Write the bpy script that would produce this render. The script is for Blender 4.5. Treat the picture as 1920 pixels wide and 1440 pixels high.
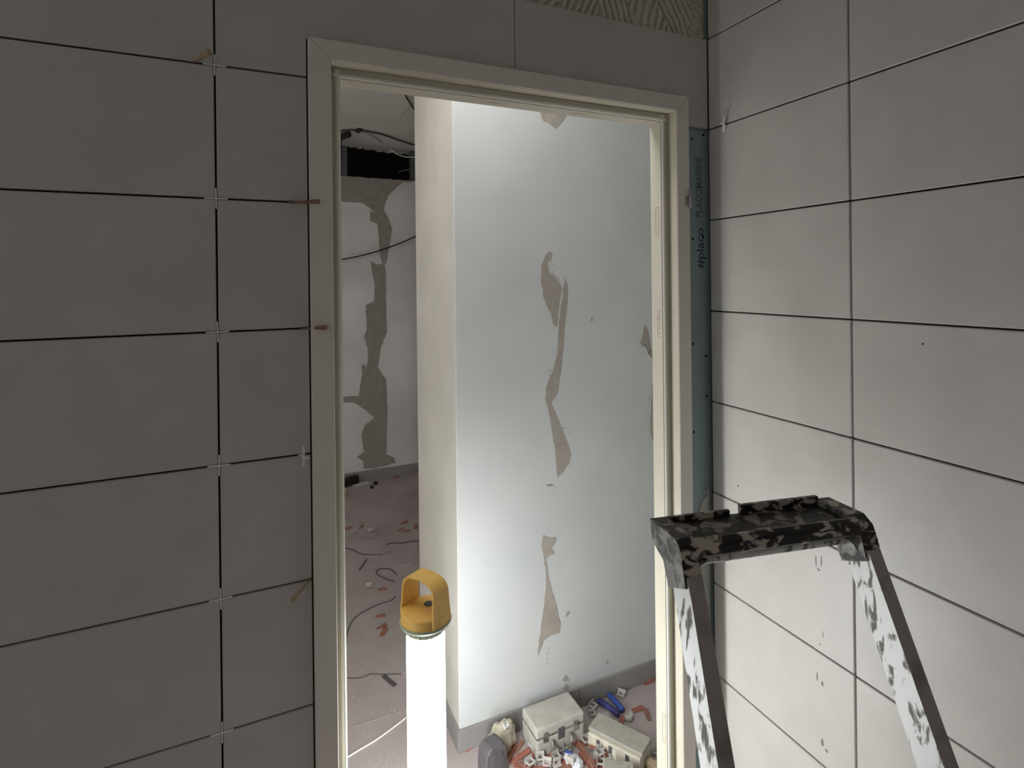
import bpy, bmesh, math, random
from mathutils import Vector, Matrix, noise
from mathutils.geometry import tessellate_polygon

random.seed(7)
for o in list(bpy.data.objects):
    bpy.data.objects.remove(o)
SC = bpy.context.scene
COL = SC.collection

# ------------------------------------------------------------------ camera
FPX, CX, CY = 1038.4, 960.0, 525.3
YAW, PITCH, ROLL = 0.4232, -0.0003, -0.0112
CAM = Vector((-1.1369, -1.1810, 1.602))
_f = Vector((math.sin(YAW) * math.cos(PITCH), math.cos(YAW) * math.cos(PITCH), math.sin(PITCH)))
_r = Vector((math.cos(YAW), -math.sin(YAW), 0))
_u = _r.cross(_f)
R_ = _r * math.cos(ROLL) + _u * math.sin(ROLL)
U_ = -_r * math.sin(ROLL) + _u * math.cos(ROLL)
cd = bpy.data.cameras.new('camera')
cam = bpy.data.objects.new('camera', cd)
COL.objects.link(cam)
cd.sensor_fit = 'HORIZONTAL'
cd.sensor_width = 36.0
cd.lens = 36.0 * FPX / 1920.0
cd.shift_y = -(720 - CY) / 1920.0
cd.clip_start = 0.02
cam.matrix_world = Matrix(((R_.x, U_.x, -_f.x, CAM.x), (R_.y, U_.y, -_f.y, CAM.y), (R_.z, U_.z, -_f.z, CAM.z), (0, 0, 0, 1)))
SC.camera = cam

# ------------------------------------------------------------------ world, exposure
W = bpy.data.worlds.new('world')
SC.world = W
W.use_nodes = True
W.node_tree.nodes['Background'].inputs[0].default_value = (1.0, 0.975, 0.945, 1)
W.node_tree.nodes['Background'].inputs[1].default_value = 0.385
LAMP_STRENGTH = 4.0
LED_POWER = 2.15                      # each of the lamp's eight LED rows
wl = bpy.data.lights.new('corridor_side_fill', 'AREA')
wl.shape = 'RECTANGLE'; wl.size = 1.30; wl.size_y = 0.95
wl.energy = 9.5
wl.color = (1.0, 0.965, 0.91)
wlo = bpy.data.objects.new('corridor_side_fill', wl)
COL.objects.link(wlo)
wlo.location = (-3.33, 1.15, 1.60); wlo.rotation_euler = (0, -math.pi / 2, 0)   # added fill light, out of view at the corridor's left end
cl = bpy.data.lights.new('corridor_top_fill', 'AREA')
cl.shape = 'RECTANGLE'; cl.size = 1.30; cl.size_y = 0.36
cl.energy = 11.0
cl.color = (1.0, 0.99, 0.97)
clo = bpy.data.objects.new('corridor_top_fill', cl)
COL.objects.link(clo)
clo.location = (-1.00, 0.30, 2.66)                                            # unseen fill light, added over the lintel to brighten the middle wall
SC.view_settings.view_transform = 'Standard'
SC.view_settings.look = 'None'
SC.view_settings.gamma = 1.0
SC.view_settings.exposure = 0.0
SC.view_settings.use_curve_mapping = False
SC.cycles.use_denoising = True
SC.cycles.max_bounces = 10
SC.cycles.diffuse_bounces = 6

# ------------------------------------------------------------------ measuring helpers (a sight line onto a plane of the room)
def ray(px, py):
    return R_ * ((px - CX) / FPX) - U_ * ((py - CY) / FPX) + _f
def on_x(px, py, X):
    d = ray(px, py); return CAM + d * ((X - CAM.x) / d.x)
def on_y(px, py, Y):
    d = ray(px, py); return CAM + d * ((Y - CAM.y) / d.y)
def on_z(px, py, Z):
    d = ray(px, py); return CAM + d * ((Z - CAM.z) / d.z)

# ------------------------------------------------------------------ materials
def srgb(r, g, b):
    f = lambda c: (c / 255.0) / 12.92 if c / 255.0 <= 0.04045 else ((c / 255.0 + 0.055) / 1.055) ** 2.4
    return (f(r), f(g), f(b), 1.0)

def material(name, c1, c2=None, scale=12.0, rough=0.7, metal=0.0, bump=0.0, bscale=None, lo=0.35, hi=0.65,
             detail=6.0, spec=0.5, stretch=None, rough2=None, metal2=None, local=False, distort=0.0):
    m = bpy.data.materials.new(name)
    m.use_nodes = True
    nt = m.node_tree
    b = nt.nodes['Principled BSDF']
    b.inputs['Roughness'].default_value = rough
    b.inputs['Metallic'].default_value = metal
    b.inputs['Specular IOR Level'].default_value = spec
    b.inputs['Base Color'].default_value = c1
    if local:
        tc = nt.nodes.new('ShaderNodeTexCoord'); vec = tc.outputs['Object']
    else:
        tc = nt.nodes.new('ShaderNodeNewGeometry'); vec = tc.outputs['Position']
    if stretch:
        mp = nt.nodes.new('ShaderNodeMapping')
        mp.inputs['Scale'].default_value = stretch
        nt.links.new(vec, mp.inputs['Vector']); vec = mp.outputs['Vector']
    if c2:
        n = nt.nodes.new('ShaderNodeTexNoise')
        n.inputs['Scale'].default_value = scale
        n.inputs['Detail'].default_value = detail
        n.inputs['Distortion'].default_value = distort
        nt.links.new(vec, n.inputs['Vector'])
        r = nt.nodes.new('ShaderNodeMapRange')
        r.inputs['From Min'].default_value = lo
        r.inputs['From Max'].default_value = hi
        nt.links.new(n.outputs['Fac'], r.inputs['Value'])
        mx = nt.nodes.new('ShaderNodeMix'); mx.data_type = 'RGBA'
        mx.inputs['A'].default_value = c1; mx.inputs['B'].default_value = c2
        nt.links.new(r.outputs['Result'], mx.inputs['Factor'])
        nt.links.new(mx.outputs['Result'], b.inputs['Base Color'])
        for val, sock, base in ((rough2, 'Roughness', rough), (metal2, 'Metallic', metal)):
            if val is not None:
                q = nt.nodes.new('ShaderNodeMapRange')
                q.inputs['To Min'].default_value = base; q.inputs['To Max'].default_value = val
                nt.links.new(r.outputs['Result'], q.inputs['Value'])
                nt.links.new(q.outputs['Result'], b.inputs[sock])
    if bump:
        n2 = nt.nodes.new('ShaderNodeTexNoise')
        n2.inputs['Scale'].default_value = bscale or scale * 6
        n2.inputs['Detail'].default_value = 4
        nt.links.new(vec, n2.inputs['Vector'])
        bp = nt.nodes.new('ShaderNodeBump')
        bp.inputs['Strength'].default_value = bump
        bp.inputs['Distance'].default_value = 0.002
        nt.links.new(n2.outputs['Fac'], bp.inputs['Height'])
        nt.links.new(bp.outputs['Normal'], b.inputs['Normal'])
    return m

M = {}
M['tile'] = material('grey_porcelain_tile', srgb(197, 194, 190), srgb(204, 201, 197), 9, rough=0.42, bump=0.12, bscale=260, spec=0.45)
M['smudge'] = material('grey_smudge_on_tile', srgb(122, 118, 114), srgb(140, 136, 131), 60, rough=0.7)
M['board'] = material('adhesive_stained_backing', srgb(52, 52, 48), srgb(66, 64, 58), 18, rough=0.95)
M['teal'] = material('green_plasterboard_paper', srgb(150, 172, 174), srgb(158, 180, 181), 14, rough=0.9, bump=0.1)
M['teal_ink'] = material('dark_ink_faded', srgb(106, 128, 138), rough=0.9)
M['blue_ink'] = material('dark_blue_ink', srgb(50, 62, 108), rough=0.9)
M['adhesive'] = material('tile_adhesive', srgb(200, 195, 180), srgb(210, 205, 191), 30, rough=0.95, bump=0.3, bscale=400)
M['smear'] = material('pale_filler_smear', srgb(182, 182, 178), srgb(196, 196, 192), 40, rough=0.9)
M['frame'] = material('cream_primed_wood', srgb(202, 197, 181), srgb(208, 203, 188), 8, rough=0.55, spec=0.35)
M['casing_face'] = material('grey_beige_primed_face', srgb(228, 223, 215), srgb(233, 228, 220), 8, rough=0.6, spec=0.35)
M['seal'] = material('grey_rubber_seal', srgb(236, 236, 230), rough=0.5)
M['red_ink'] = material('faint_red_print', srgb(190, 160, 150), rough=0.8)
M['steel'] = material('galvanised_steel', srgb(150, 152, 152), srgb(180, 182, 182), 80, rough=0.35, metal=0.9)
M['dark'] = material('black_plastic', srgb(26, 25, 26), rough=0.55)
M['screw'] = material('black_screw_head', srgb(12, 12, 13), rough=0.6)
M['paint'] = material('white_undercoat', srgb(190, 193, 193), srgb(198, 200, 200), 3, rough=0.75, bump=0.05, bscale=120)
M['lining'] = material('white_bounce_lining', srgb(226, 226, 222), srgb(232, 232, 228), 4, rough=0.85)
M['paint_side'] = material('cream_undercoat', srgb(200, 196, 188), srgb(210, 206, 199), 5, rough=0.8, bump=0.06, bscale=90)
M['bare'] = material('bare_filler_patch', srgb(154, 147, 139), srgb(164, 157, 149), 25, rough=0.9)
M['far_paint'] = material('patchy_white_wall', srgb(206, 205, 203), srgb(224, 223, 221), 2.2, rough=0.85)
M['far_bare'] = material('dark_bare_filler', srgb(146, 138, 131), srgb(156, 148, 141), 20, rough=0.9)
M['ceiling'] = material('white_plaster_ceiling', srgb(200, 197, 190), srgb(208, 205, 199), 4, rough=0.9)
M['plaster_edge'] = material('broken_plaster_edge', srgb(150, 142, 128), srgb(196, 190, 178), 60, rough=0.95)
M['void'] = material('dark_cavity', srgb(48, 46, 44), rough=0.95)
M['floor'] = material('dusty_brown_floor', srgb(162, 149, 147), srgb(178, 169, 167), 3.0, rough=0.8, bump=0.15, bscale=150, lo=0.3, hi=0.7)
M['plinth'] = material('grey_plinth_tile', srgb(136, 133, 131), srgb(146, 143, 141), 14, rough=0.5)
M['spacer'] = material('white_spacer_plastic', srgb(246, 246, 243), rough=0.4)
M['wedge'] = material('red_brown_plastic', srgb(140, 88, 74), srgb(158, 104, 88), 40, rough=0.55, local=True)
M['wedge_dark'] = material('brown_plastic', srgb(134, 92, 78), srgb(144, 104, 90), 60, rough=0.6, local=True)
M['wedge_tan'] = material('tan_plastic', srgb(186, 168, 138), srgb(172, 152, 122), 60, rough=0.6, local=True)
M['clip'] = material('dusty_white_clip', srgb(196, 194, 190), srgb(178, 175, 170), 60, rough=0.6, local=True)
M['yellow'] = material('yellow_plastic', srgb(233, 190, 104), srgb(228, 184, 98), 20, rough=0.45)
M['lens_ring'] = material('clear_vent_plastic', srgb(150, 156, 140), rough=0.4)
M['alu'] = material('plaster_spattered_aluminium', srgb(222, 224, 224), srgb(136, 133, 130), 75, rough=0.5, metal=0.1, lo=0.52, hi=0.60,
                    rough2=0.85, metal2=0.0, stretch=(1, 1, 0.4), detail=8, distort=0.4)
M['alu_shade'] = material('shade_toned_aluminium', srgb(176, 168, 163), srgb(150, 142, 138), 22, rough=0.7, metal=0.0, lo=0.45, hi=0.62)  # duller copy for rail fronts: shade away from the lamp put into the colour
M['cap'] = material('plaster_smeared_black_plastic', srgb(30, 27, 27), srgb(198, 187, 176), 38, rough=0.42, lo=0.50, hi=0.58, rough2=0.85,
                    stretch=(1.0, 1.0, 2.0), detail=8, distort=0.7)
M['cap_lit'] = material('lit_smeared_plastic', srgb(78, 78, 78), srgb(168, 166, 162), 34, rough=0.7, lo=0.40, hi=0.6, detail=5, distort=1.0)  # smeared plastic, base paler: lamplight on the left-facing sides put into the colour
M['tray_dark'] = material('smeared_tray_floor', srgb(28, 25, 25), srgb(150, 140, 130), 28, rough=0.5, lo=0.50, hi=0.58, detail=5, distort=1.0)
M['case'] = material('dusty_aluminium_case', srgb(172, 168, 160), srgb(190, 186, 178), 26, rough=0.75, lo=0.3, hi=0.7, bump=0.2, bscale=200)
M['case_trim'] = material('worn_case_metal', srgb(186, 184, 178), srgb(110, 108, 104), 60, rough=0.4, metal=0.6)
M['box_lid'] = material('grey_dusty_lid', srgb(160, 158, 148), srgb(174, 171, 160), 40, rough=0.8)
M['box_body'] = material('cream_box_body', srgb(216, 210, 194), srgb(196, 190, 174), 40, rough=0.8)
M['can'] = material('dark_grey_plastic', srgb(82, 79, 82), srgb(94, 90, 93), 30, rough=0.65)
M['sack'] = material('crumpled_paper_sack', srgb(206, 200, 182), srgb(176, 168, 146), 30, rough=0.9, bump=0.5, bscale=60)
M['label'] = material('white_printed_label', srgb(232, 232, 230), srgb(40, 40, 42), 90, rough=0.8, lo=0.6, hi=0.62)
M['blue'] = material('blue_grip_rubber', srgb(54, 74, 150), srgb(64, 86, 164), 30, rough=0.5)
M['navy'] = material('navy_grip_rubber', srgb(44, 48, 104), srgb(52, 56, 116), 30, rough=0.5)
M['bag'] = material('white_plastic_film', srgb(214, 220, 224), rough=0.35)
M['stud'] = material('dull_stud_steel', srgb(92, 94, 94), srgb(104, 106, 106), 60, rough=0.6, metal=0.3)
M['cord'] = material('dusty_grey_cord', srgb(150, 140, 134), srgb(180, 172, 166), 40, rough=0.8)
M['cord_dark'] = material('dark_brown_cord', srgb(86, 74, 74), rough=0.8)
M['rule'] = material('white_rule', srgb(214, 210, 204), srgb(60, 58, 58), 120, rough=0.7, lo=0.58, hi=0.6)
M['tape'] = material('yellowed_tape', srgb(196, 188, 150), rough=0.6)
M['tape_core'] = material('pale_card_core', srgb(206, 200, 190), rough=0.8)

lamp_m = bpy.data.materials.new('glowing_diffuser')
lamp_m.use_nodes = True
_nt = lamp_m.node_tree
_nt.nodes.remove(_nt.nodes['Principled BSDF'])
_em = _nt.nodes.new('ShaderNodeEmission')
_em.inputs[0].default_value = (0.97, 1.0, 0.99, 1)
_em.inputs[1].default_value = LAMP_STRENGTH
_tr = _nt.nodes.new('ShaderNodeBsdfTransparent')
_ad = _nt.nodes.new('ShaderNodeAddShader')               # clear tube: the LED rows inside shine through it
_nt.links.new(_em.outputs[0], _ad.inputs[0]); _nt.links.new(_tr.outputs[0], _ad.inputs[1])
_nt.links.new(_ad.outputs[0], _nt.nodes['Material Output'].inputs[0])
M['glow'] = lamp_m

# ------------------------------------------------------------------ mesh helpers
def link(name, me, mat=None, parent=None, **props):
    o = bpy.data.objects.new(name, me)
    COL.objects.link(o)
    if mat and me is not None and not me.materials:
        me.materials.append(mat)
    if parent:
        o.parent = parent
    for k, v in props.items():
        o[k] = v
    return o

def done(bm, name, mat, parent=None, smooth=False, loc=None, rot=None, **props):
    bmesh.ops.recalc_face_normals(bm, faces=bm.faces)
    me = bpy.data.meshes.new(name)
    bm.to_mesh(me); bm.free()
    if smooth:
        for p in me.polygons:
            p.use_smooth = True
    o = link(name, me, mat, parent, **props)
    if loc is not None: o.location = loc
    if rot is not None: o.rotation_euler = rot
    return o

def empty(name, loc, rot=(0, 0, 0), **props):
    o = bpy.data.objects.new(name, None)
    COL.objects.link(o)
    o.location = loc; o.rotation_euler = rot
    o.empty_display_size = 0.05
    for k, v in props.items():
        o[k] = v
    return o

def add_box(bm, lo, hi, bevel=0.0, seg=1):
    vs = [bm.verts.new((x, y, z)) for x in (lo[0], hi[0]) for y in (lo[1], hi[1]) for z in (lo[2], hi[2])]
    fs = []
    for idx in ((0, 1, 3, 2), (4, 6, 7, 5), (0, 4, 5, 1), (2, 3, 7, 6), (0, 2, 6, 4), (1, 5, 7, 3)):
        fs.append(bm.faces.new([vs[i] for i in idx]))
    if bevel:
        es = list({e for f in fs for e in f.edges})
        bmesh.ops.bevel(bm, geom=es, offset=bevel, segments=seg, affect='EDGES', profile=0.5)
    return vs

def add_prism(bm, pts, a, b, axis, bevel=0.0):
    """pts: 2-D outline; extruded from a to b along axis ('x','y','z')."""
    def p3(p, t):
        return {'x': (t, p[0], p[1]), 'y': (p[0], t, p[1]), 'z': (p[0], p[1], t)}[axis]
    A = [bm.verts.new(p3(p, a)) for p in pts]
    B = [bm.verts.new(p3(p, b)) for p in pts]
    n = len(pts)
    tris = tessellate_polygon([[Vector((p[0], p[1], 0)) for p in pts]])
    fs = []
    if n <= 4:
        fs += [bm.faces.new(A), bm.faces.new(B[::-1])]
    elif bevel:
        fs += [bm.faces.new(A), bm.faces.new(B[::-1])]
    else:
        for t in tris:
            try:
                bm.faces.new([A[i] for i in t]); bm.faces.new([B[i] for i in reversed(t)])
            except ValueError:
                pass
    for i in range(n):
        fs.append(bm.faces.new((A[i], A[(i + 1) % n], B[(i + 1) % n], B[i])))
    if bevel:
        es = list({e for f in fs for e in f.edges})
        bmesh.ops.bevel(bm, geom=es, offset=bevel, segments=1, affect='EDGES')

def add_lathe(bm, prof, seg=32, origin=(0, 0, 0), cap=True):
    ox, oy, oz = origin
    rings = []
    for r, z in prof:
        rings.append([bm.verts.new((ox + r * math.cos(2 * math.pi * i / seg), oy + r * math.sin(2 * math.pi * i / seg), oz + z)) for i in range(seg)])
    for a, b in zip(rings, rings[1:]):
        for i in range(seg):
            bm.faces.new((a[i], a[(i + 1) % seg], b[(i + 1) % seg], b[i]))
    if cap:
        bm.faces.new(rings[0][::-1]); bm.faces.new(rings[-1])

def smooth_path(pts, n=6):
    pts = [Vector(p) for p in pts]
    out = []
    for i in range(len(pts) - 1):
        p0 = pts[max(i - 1, 0)]; p1 = pts[i]; p2 = pts[i + 1]; p3 = pts[min(i + 2, len(pts) - 1)]
        for k in range(n):
            t = k / n
            out.append(0.5 * ((2 * p1) + (-p0 + p2) * t + (2 * p0 - 5 * p1 + 4 * p2 - p3) * t * t + (-p0 + 3 * p1 - 3 * p2 + p3) * t ** 3))
    out.append(pts[-1])
    return out

def add_tube(bm, pts, r, seg=6, n=6):
    P = smooth_path(pts, n)
    rings = []
    for i, p in enumerate(P):
        d = (P[min(i + 1, len(P) - 1)] - P[max(i - 1, 0)]).normalized()
        up = Vector((0, 0, 1)) if abs(d.z) < 0.95 else Vector((1, 0, 0))
        s = d.cross(up).normalized(); t = s.cross(d)
        rings.append([bm.verts.new(p + (s * math.cos(a) + t * math.sin(a)) * r) for a in [2 * math.pi * k / seg for k in range(seg)]])
    for a, b in zip(rings, rings[1:]):
        for i in range(seg):
            bm.faces.new((a[i], a[(i + 1) % seg], b[(i + 1) % seg], b[i]))
    bm.faces.new(rings[0][::-1]); bm.faces.new(rings[-1])

def tube_obj(name, pts, r, mat, parent=None, seg=6, n=6, **props):
    bm = bmesh.new(); add_tube(bm, pts, r, seg, n)
    return done(bm, name, mat, parent, smooth=True, **props)

def box_obj(name, lo, hi, mat, parent=None, bevel=0.0, seg=1, **props):
    bm = bmesh.new(); add_box(bm, lo, hi, bevel, seg)
    return done(bm, name, mat, parent, **props)

def prism_obj(name, pts, a, b, axis, mat, parent=None, bevel=0.0, **props):
    bm = bmesh.new(); add_prism(bm, pts, a, b, axis, bevel)
    return done(bm, name, mat, parent, **props)

# ------------------------------------------------------------------ constants of the room
PITCH_Z, GAP = 0.252, 0.0036
JOINT0 = 1.510                      # the joint at eye height, six rows above the floor
def joint(k):                       # k counts downwards, k = 3 is JOINT0
    return JOINT0 + (3 - k) * PITCH_Z
AX = -1.2152                        # upright joint left of the door
AX2 = -0.5909                       # upright joint over the door
BY = -0.4056                        # upright joint on the right wall
TL = 0.6245                         # tile length
DL, DR = -1.0498, -0.0865           # casing outer edges
IL, IR = -1.0071, -0.1287           # casing inner edges
DT, IT = 2.0885, 2.0480             # casing top outer / inner

# ------------------------------------------------------------------ the walls of the tiled room
bm = bmesh.new()
add_box(bm, (-3.4, 0.0125, 0), (DL, 0.056, 3.1))
add_box(bm, (DL, 0.0125, DT), (DR, 0.056, 3.1))
wallA = done(bm, 'wall_front', M['board'], kind='structure')
box_obj('plasterboard', (DR + 0.001, 0.0125, 0), (1.2, 0.056, 3.1), M['teal'], wallA, label='green moisture board strip')
bm = bmesh.new()
add_box(bm, (-3.4, 0.0562, 0), (DL, 0.0575, 3.1)); add_box(bm, (DL, 0.0562, DT), (DR, 0.0575, 3.1)); add_box(bm, (DR, 0.0562, 0), (1.2, 0.0575, 3.1))
done(bm, 'bounce_lining', M['lining'], wallA, label='white bounce surface on the unseen corridor side')  # unseen corridor face, made white to bounce the lamplight
box_obj('wall_rear', (-3.4, -2.46, 0), (0.06, -2.4, 2.75), M['tile'], kind='structure')  # unseen rear wall, added to hold back ambient light from behind
bm = bmesh.new()
add_box(bm, (0.0125, -2.4, 0), (0.06, 0.0120, 2.75))
wallB = done(bm, 'wall_right', M['board'], kind='structure')

tile_cache = {}
def tile_mesh(w, h):
    key = (round(w, 4), round(h, 4))
    if key not in tile_cache:
        bm = bmesh.new()
        add_box(bm, (-w / 2, 0, -h / 2), (w / 2, 0.0092, h / 2), 0.0016)
        bmesh.ops.recalc_face_normals(bm, faces=bm.faces)
        me = bpy.data.meshes.new('tile'); bm.to_mesh(me); bm.free()
        me.materials.append(M['tile'])
        tile_cache[key] = me
    return tile_cache[key]

def tileA(x0, x1, z0, z1):
    o = link('tile', tile_mesh(x1 - x0, z1 - z0), None, wallA)
    o.location = ((x0 + x1) / 2, random.uniform(-0.0004, 0.0004), (z0 + z1) / 2)
    o.rotation_euler = (random.uniform(-.001, .001), 0, random.uniform(-.0006, .0006))
    return o
def tileB(y0, y1, z0, z1):
    o = link('tile', tile_mesh(y1 - y0, z1 - z0), None, wallB)
    o.location = (random.uniform(-0.0004, 0.0004), (y0 + y1) / 2, (z0 + z1) / 2)
    o.rotation_euler = (0, random.uniform(-.001, .001), -math.pi / 2 + random.uniform(-.0006, .0006))
    return o
g = GAP / 2
tilesB = {}
for k in range(-1, 9):
    zt, zb = joint(k) - g, joint(k + 1) + g
    if k >= 1:
        tileA(AX + g, DL - 0.003, zb, zt)                                   # cut tiles beside the casing
    if k >= 0:
        x1 = AX - g
        for q in range(2):
            tileA(x1 - TL, x1, zb, zt); x1 -= TL + GAP
    y1 = -0.0022
    tilesB[(k, 0)] = tileB(BY + g, y1, zb, zt)
    y1 = BY - g
    for q in range(2):
        tilesB[(k, q + 1)] = tileB(y1 - TL, y1, zb, zt); y1 -= TL + GAP
# the two notched tiles over the door
zt, zb = joint(0) - g, joint(1) + g
prism_obj('tile', [(AX + g, zb), (DL - 0.003, zb), (DL - 0.003, DT + 0.0035), (AX2 - 0.0009, DT + 0.0035), (AX2 - 0.0009, zt), (AX + g, zt)], 0, 0.0092, 'y', M['tile'], wallA)
prism_obj('tile', [(AX2 + 0.0009, DT + 0.0035), (DR + 0.002, DT + 0.0035), (DR + 0.002, zb + 0.002), (-0.0022, zb + 0.002), (-0.0022, zt), (AX2 + 0.0009, zt)], 0, 0.0092, 'y', M['tile'], wallA)

# combed adhesive above the door
def comb_height(x, z):
    wob = 0.012 * noise.noise(Vector((x * 9, z * 9, 3.1))) + 0.004 * noise.noise(Vector((x * 30, z * 30, 8.1)))
    strokes = (                                              # stroke centre, reach, way of combing
        (-0.54, lambda: (x * 0.80 - (z - 2.26) * 0.62)),
        (-0.40, lambda: (x * 0.90 - (z - 2.26) * 0.45)),
        (-0.285, lambda: math.hypot(x + 0.05, (z - 2.44) * 0.8)),
        (-0.185, lambda: math.hypot(x + 0.02, (z - 2.24) * 0.75) * 0.9),
        (-0.105, lambda: (x * 0.87 + (z - 2.26) * 0.5)),
        (-0.03, lambda: (x * 0.32 + (z - 2.26) * 0.95)),
    )
    edge = x + 0.05 * noise.noise(Vector((x * 6, z * 14, 1.7)))
    i = min(range(len(strokes)), key=lambda q: abs(strokes[q][0] - edge))
    ph = (strokes[i][1]() + wob) * 2 * math.pi / 0.0185
    h = max(0.0, min(1.0, 0.62 + 1.7 * math.sin(ph)))
    if i == 5:
        h *= 0.55 + 0.6 * noise.noise(Vector((x * 45, z * 45, 5)))
    return max(0.0, min(1.0, h + 0.18 * noise.noise(Vector((x * 60, z * 60, 2)))))
bm = bmesh.new()
nx, nz = 620, 120
X0, X1, Z0, Z1 = -0.80, -0.003, joint(0) - 0.006, joint(0) + 0.16
grid = []
for j in range(nz + 1):
    row = []
    for i in range(nx + 1):
        x = X0 + (X1 - X0) * i / nx; z = Z0 + (Z1 - Z0) * j / nz
        y = 0.0118 - 0.0088 * comb_height(x, z)
        if x > -0.009 + 0.004 * noise.noise(Vector((z * 60, 0, 0))): y = 0.0124
        row.append(bm.verts.new((x, y, z)))
    grid.append(row)
for j in range(nz):
    for i in range(nx):
        bm.faces.new((grid[j][i], grid[j][i + 1], grid[j + 1][i + 1], grid[j + 1][i]))
done(bm, 'combed_adhesive', M['adhesive'], wallA, smooth=True, kind='stuff', label='combed ridges of bare tile adhesive')

# pale filler smear low in the corner strip
def px_poly(pts, plane, val):
    f = {'x': on_x, 'y': on_y, 'z': on_z}[plane]
    return [f(p[0], p[1], val) for p in pts]
sm = px_poly([(1327, 916), (1318, 920), (1326, 925), (1318, 936), (1312, 950), (1307, 972), (1303, 1010), (1301, 1060)], 'y', 0.0125)
prism_obj('filler_smear', [(-0.003, sm[0].z)] + [(p.x, p.z) for p in sm[1:]] + [(DR + 0.012, 0.55), (DR + 0.004, 0.3), (-0.003, 0.3)], 0.0085, 0.0127, 'y', M['smear'], wallA, label='pale filler smear')
for px, py in ((1297, 260), (1318, 253), (1299, 448), (1318, 443), (1299, 645), (1326, 667), (1325, 742), (1300.5, 810)):
    p = on_y(px, py, 0.0125)
    bm = bmesh.new(); add_lathe(bm, [(0.0030, 0), (0.0040, 0.0006), (0.0012, 0.0009)], 10)
    done(bm, 'screw', M['screw'], wallA, loc=(min(p.x, -0.006), 0.0126, p.z), rot=(math.pi / 2, 0, 0), label='black drywall screw head')

# print on the moisture board, reading upwards
def text_obj(body, size, mat, loc, cols, parent, label, stretch=1.0, extr=0.0002, outline=None):
    c = bpy.data.curves.new('lettering', 'FONT')
    c.body = body; c.size = size; c.extrude = extr
    c.align_x = 'LEFT'; c.align_y = 'CENTER'
    c.materials.append(mat)
    if outline: c.offset = outline
    o = bpy.data.objects.new('lettering', c)
    COL.objects.link(o)
    X, Y, Z = (Vector(v) for v in cols)
    X = X * stretch
    o.matrix_world = Matrix(((X.x, Y.x, Z.x, loc[0]), (X.y, Y.y, Z.y, loc[1]), (X.z, Y.z, Z.z, loc[2]), (0, 0, 0, 1)))
    o.parent = parent
    o['label'] = label
    return o
up_cols = ((0, 0, 1), (-1, 0, 0), (0, -1, 0))
p = on_y(1314, 503, 0.0124)
text_obj('#placo', 0.036, M['blue_ink'], (p.x, 0.0122, p.z), up_cols, wallA, 'dark blue brand print', stretch=1.16)
p = on_y(1311, 408, 0.0124)
text_obj('PLACOMARINE', 0.032, M['teal_ink'], (p.x, 0.0122, p.z), up_cols, wallA, 'faded dark block print', stretch=0.78, outline=0.0006)

# ------------------------------------------------------------------ door frame
door = empty('door_1', ((IL + IR) / 2, 0.02, 0), kind='structure')
dl = door.location
def dpart(name, pts, a, b, axis, mat, bevel=0.0, **props):
    o = prism_obj(name, pts, a, b, axis, mat, None, bevel, **props)
    o.parent = door; o.matrix_parent_inverse = Matrix.Translation(-dl)
    return o
YF, YR, YB = -0.0200, 0.0146, 0.0590
mi = 0.0004
dpart('casing', [(DL, 0.0), (IL, 0.0), (IL, IT - mi), (DL, DT - mi)], YF, YB, 'y', M['casing_face'], 0.0012)
dpart('casing', [(IR, 0.0), (DR, 0.0), (DR, DT - mi), (IR, IT - mi)], YF, YB, 'y', M['casing_face'], 0.0012)
dpart('casing', [(DL, DT + mi), (IL, IT + mi), (IR, IT + mi), (DR, DT + mi)], YF, YB, 'y', M['casing_face'], 0.0012)
e = 0.0006
SL, SR, ST = IL + 0.0215, IR - 0.0262, IT - 0.0245
# cream rebate lining
dpart('rebate', [(IL - e, YF + 0.0016), (IL + e, YF + 0.0016), (IL + e, YB), (IL - e, YB)], 0.0, IT, 'z', M['frame'])
dpart('rebate', [(IR - e, YF + 0.0016), (IR + e, YF + 0.0016), (IR + e, YB), (IR - e, YB)], 0.0, IT, 'z', M['frame'])
dpart('rebate', [(YF + 0.0016, IT - e), (YB, IT - e), (YB, IT + e), (YF + 0.0016, IT + e)], IL, IR, 'x', M['frame'])
# stops
dpart('stop', [(IL + e, YR), (SL, YR), (SL, YB), (IL + e, YB)], 0.0, ST, 'z', M['frame'], 0.0008)
dpart('stop', [(SR, YR), (IR - e, YR), (IR - e, YB), (SR, YB)], 0.0, ST, 'z', M['frame'], 0.0008)
dpart('stop', [(YR, ST), (YB, ST), (YB, IT - e), (YR, IT - e)], IL + e, IR - e, 'x', M['frame'], 0.0008)
# rubber seals tucked between rebate and stop
def seal(ax, c0, c1, sgn, sw):
    prof = []
    for i in range(7):
        a = math.pi * i / 6
        prof.append((math.cos(a), math.sin(a)))
    r = 0.0042
    if ax == 'z':
        pts = [(c0 + sgn * sw + r * 1.1 * q[0], YR - 0.0045 * q[1]) for q in prof] + [(c0 + sgn * sw - r, YR + 0.002), (c0 + sgn * sw + r, YR + 0.002)]
        dpart('seal', pts, 0.0, c1, 'z', M['seal'])
    else:
        pts = [(YR - 0.0045 * q[1], c0 + sgn * sw + r * 1.1 * q[0]) for q in prof] + [(YR + 0.002, c0 + sgn * sw - r), (YR + 0.002, c0 + sgn * sw + r)]
        dpart('seal', pts, IL + 0.008, IR - 0.008, 'x', M['seal'])
seal('z', IL, IT - 0.006, +1, 0.0155)
seal('z', IR, IT - 0.006, -1, 0.0190)
seal('x', IT, 0, -1, 0.0175)
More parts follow.
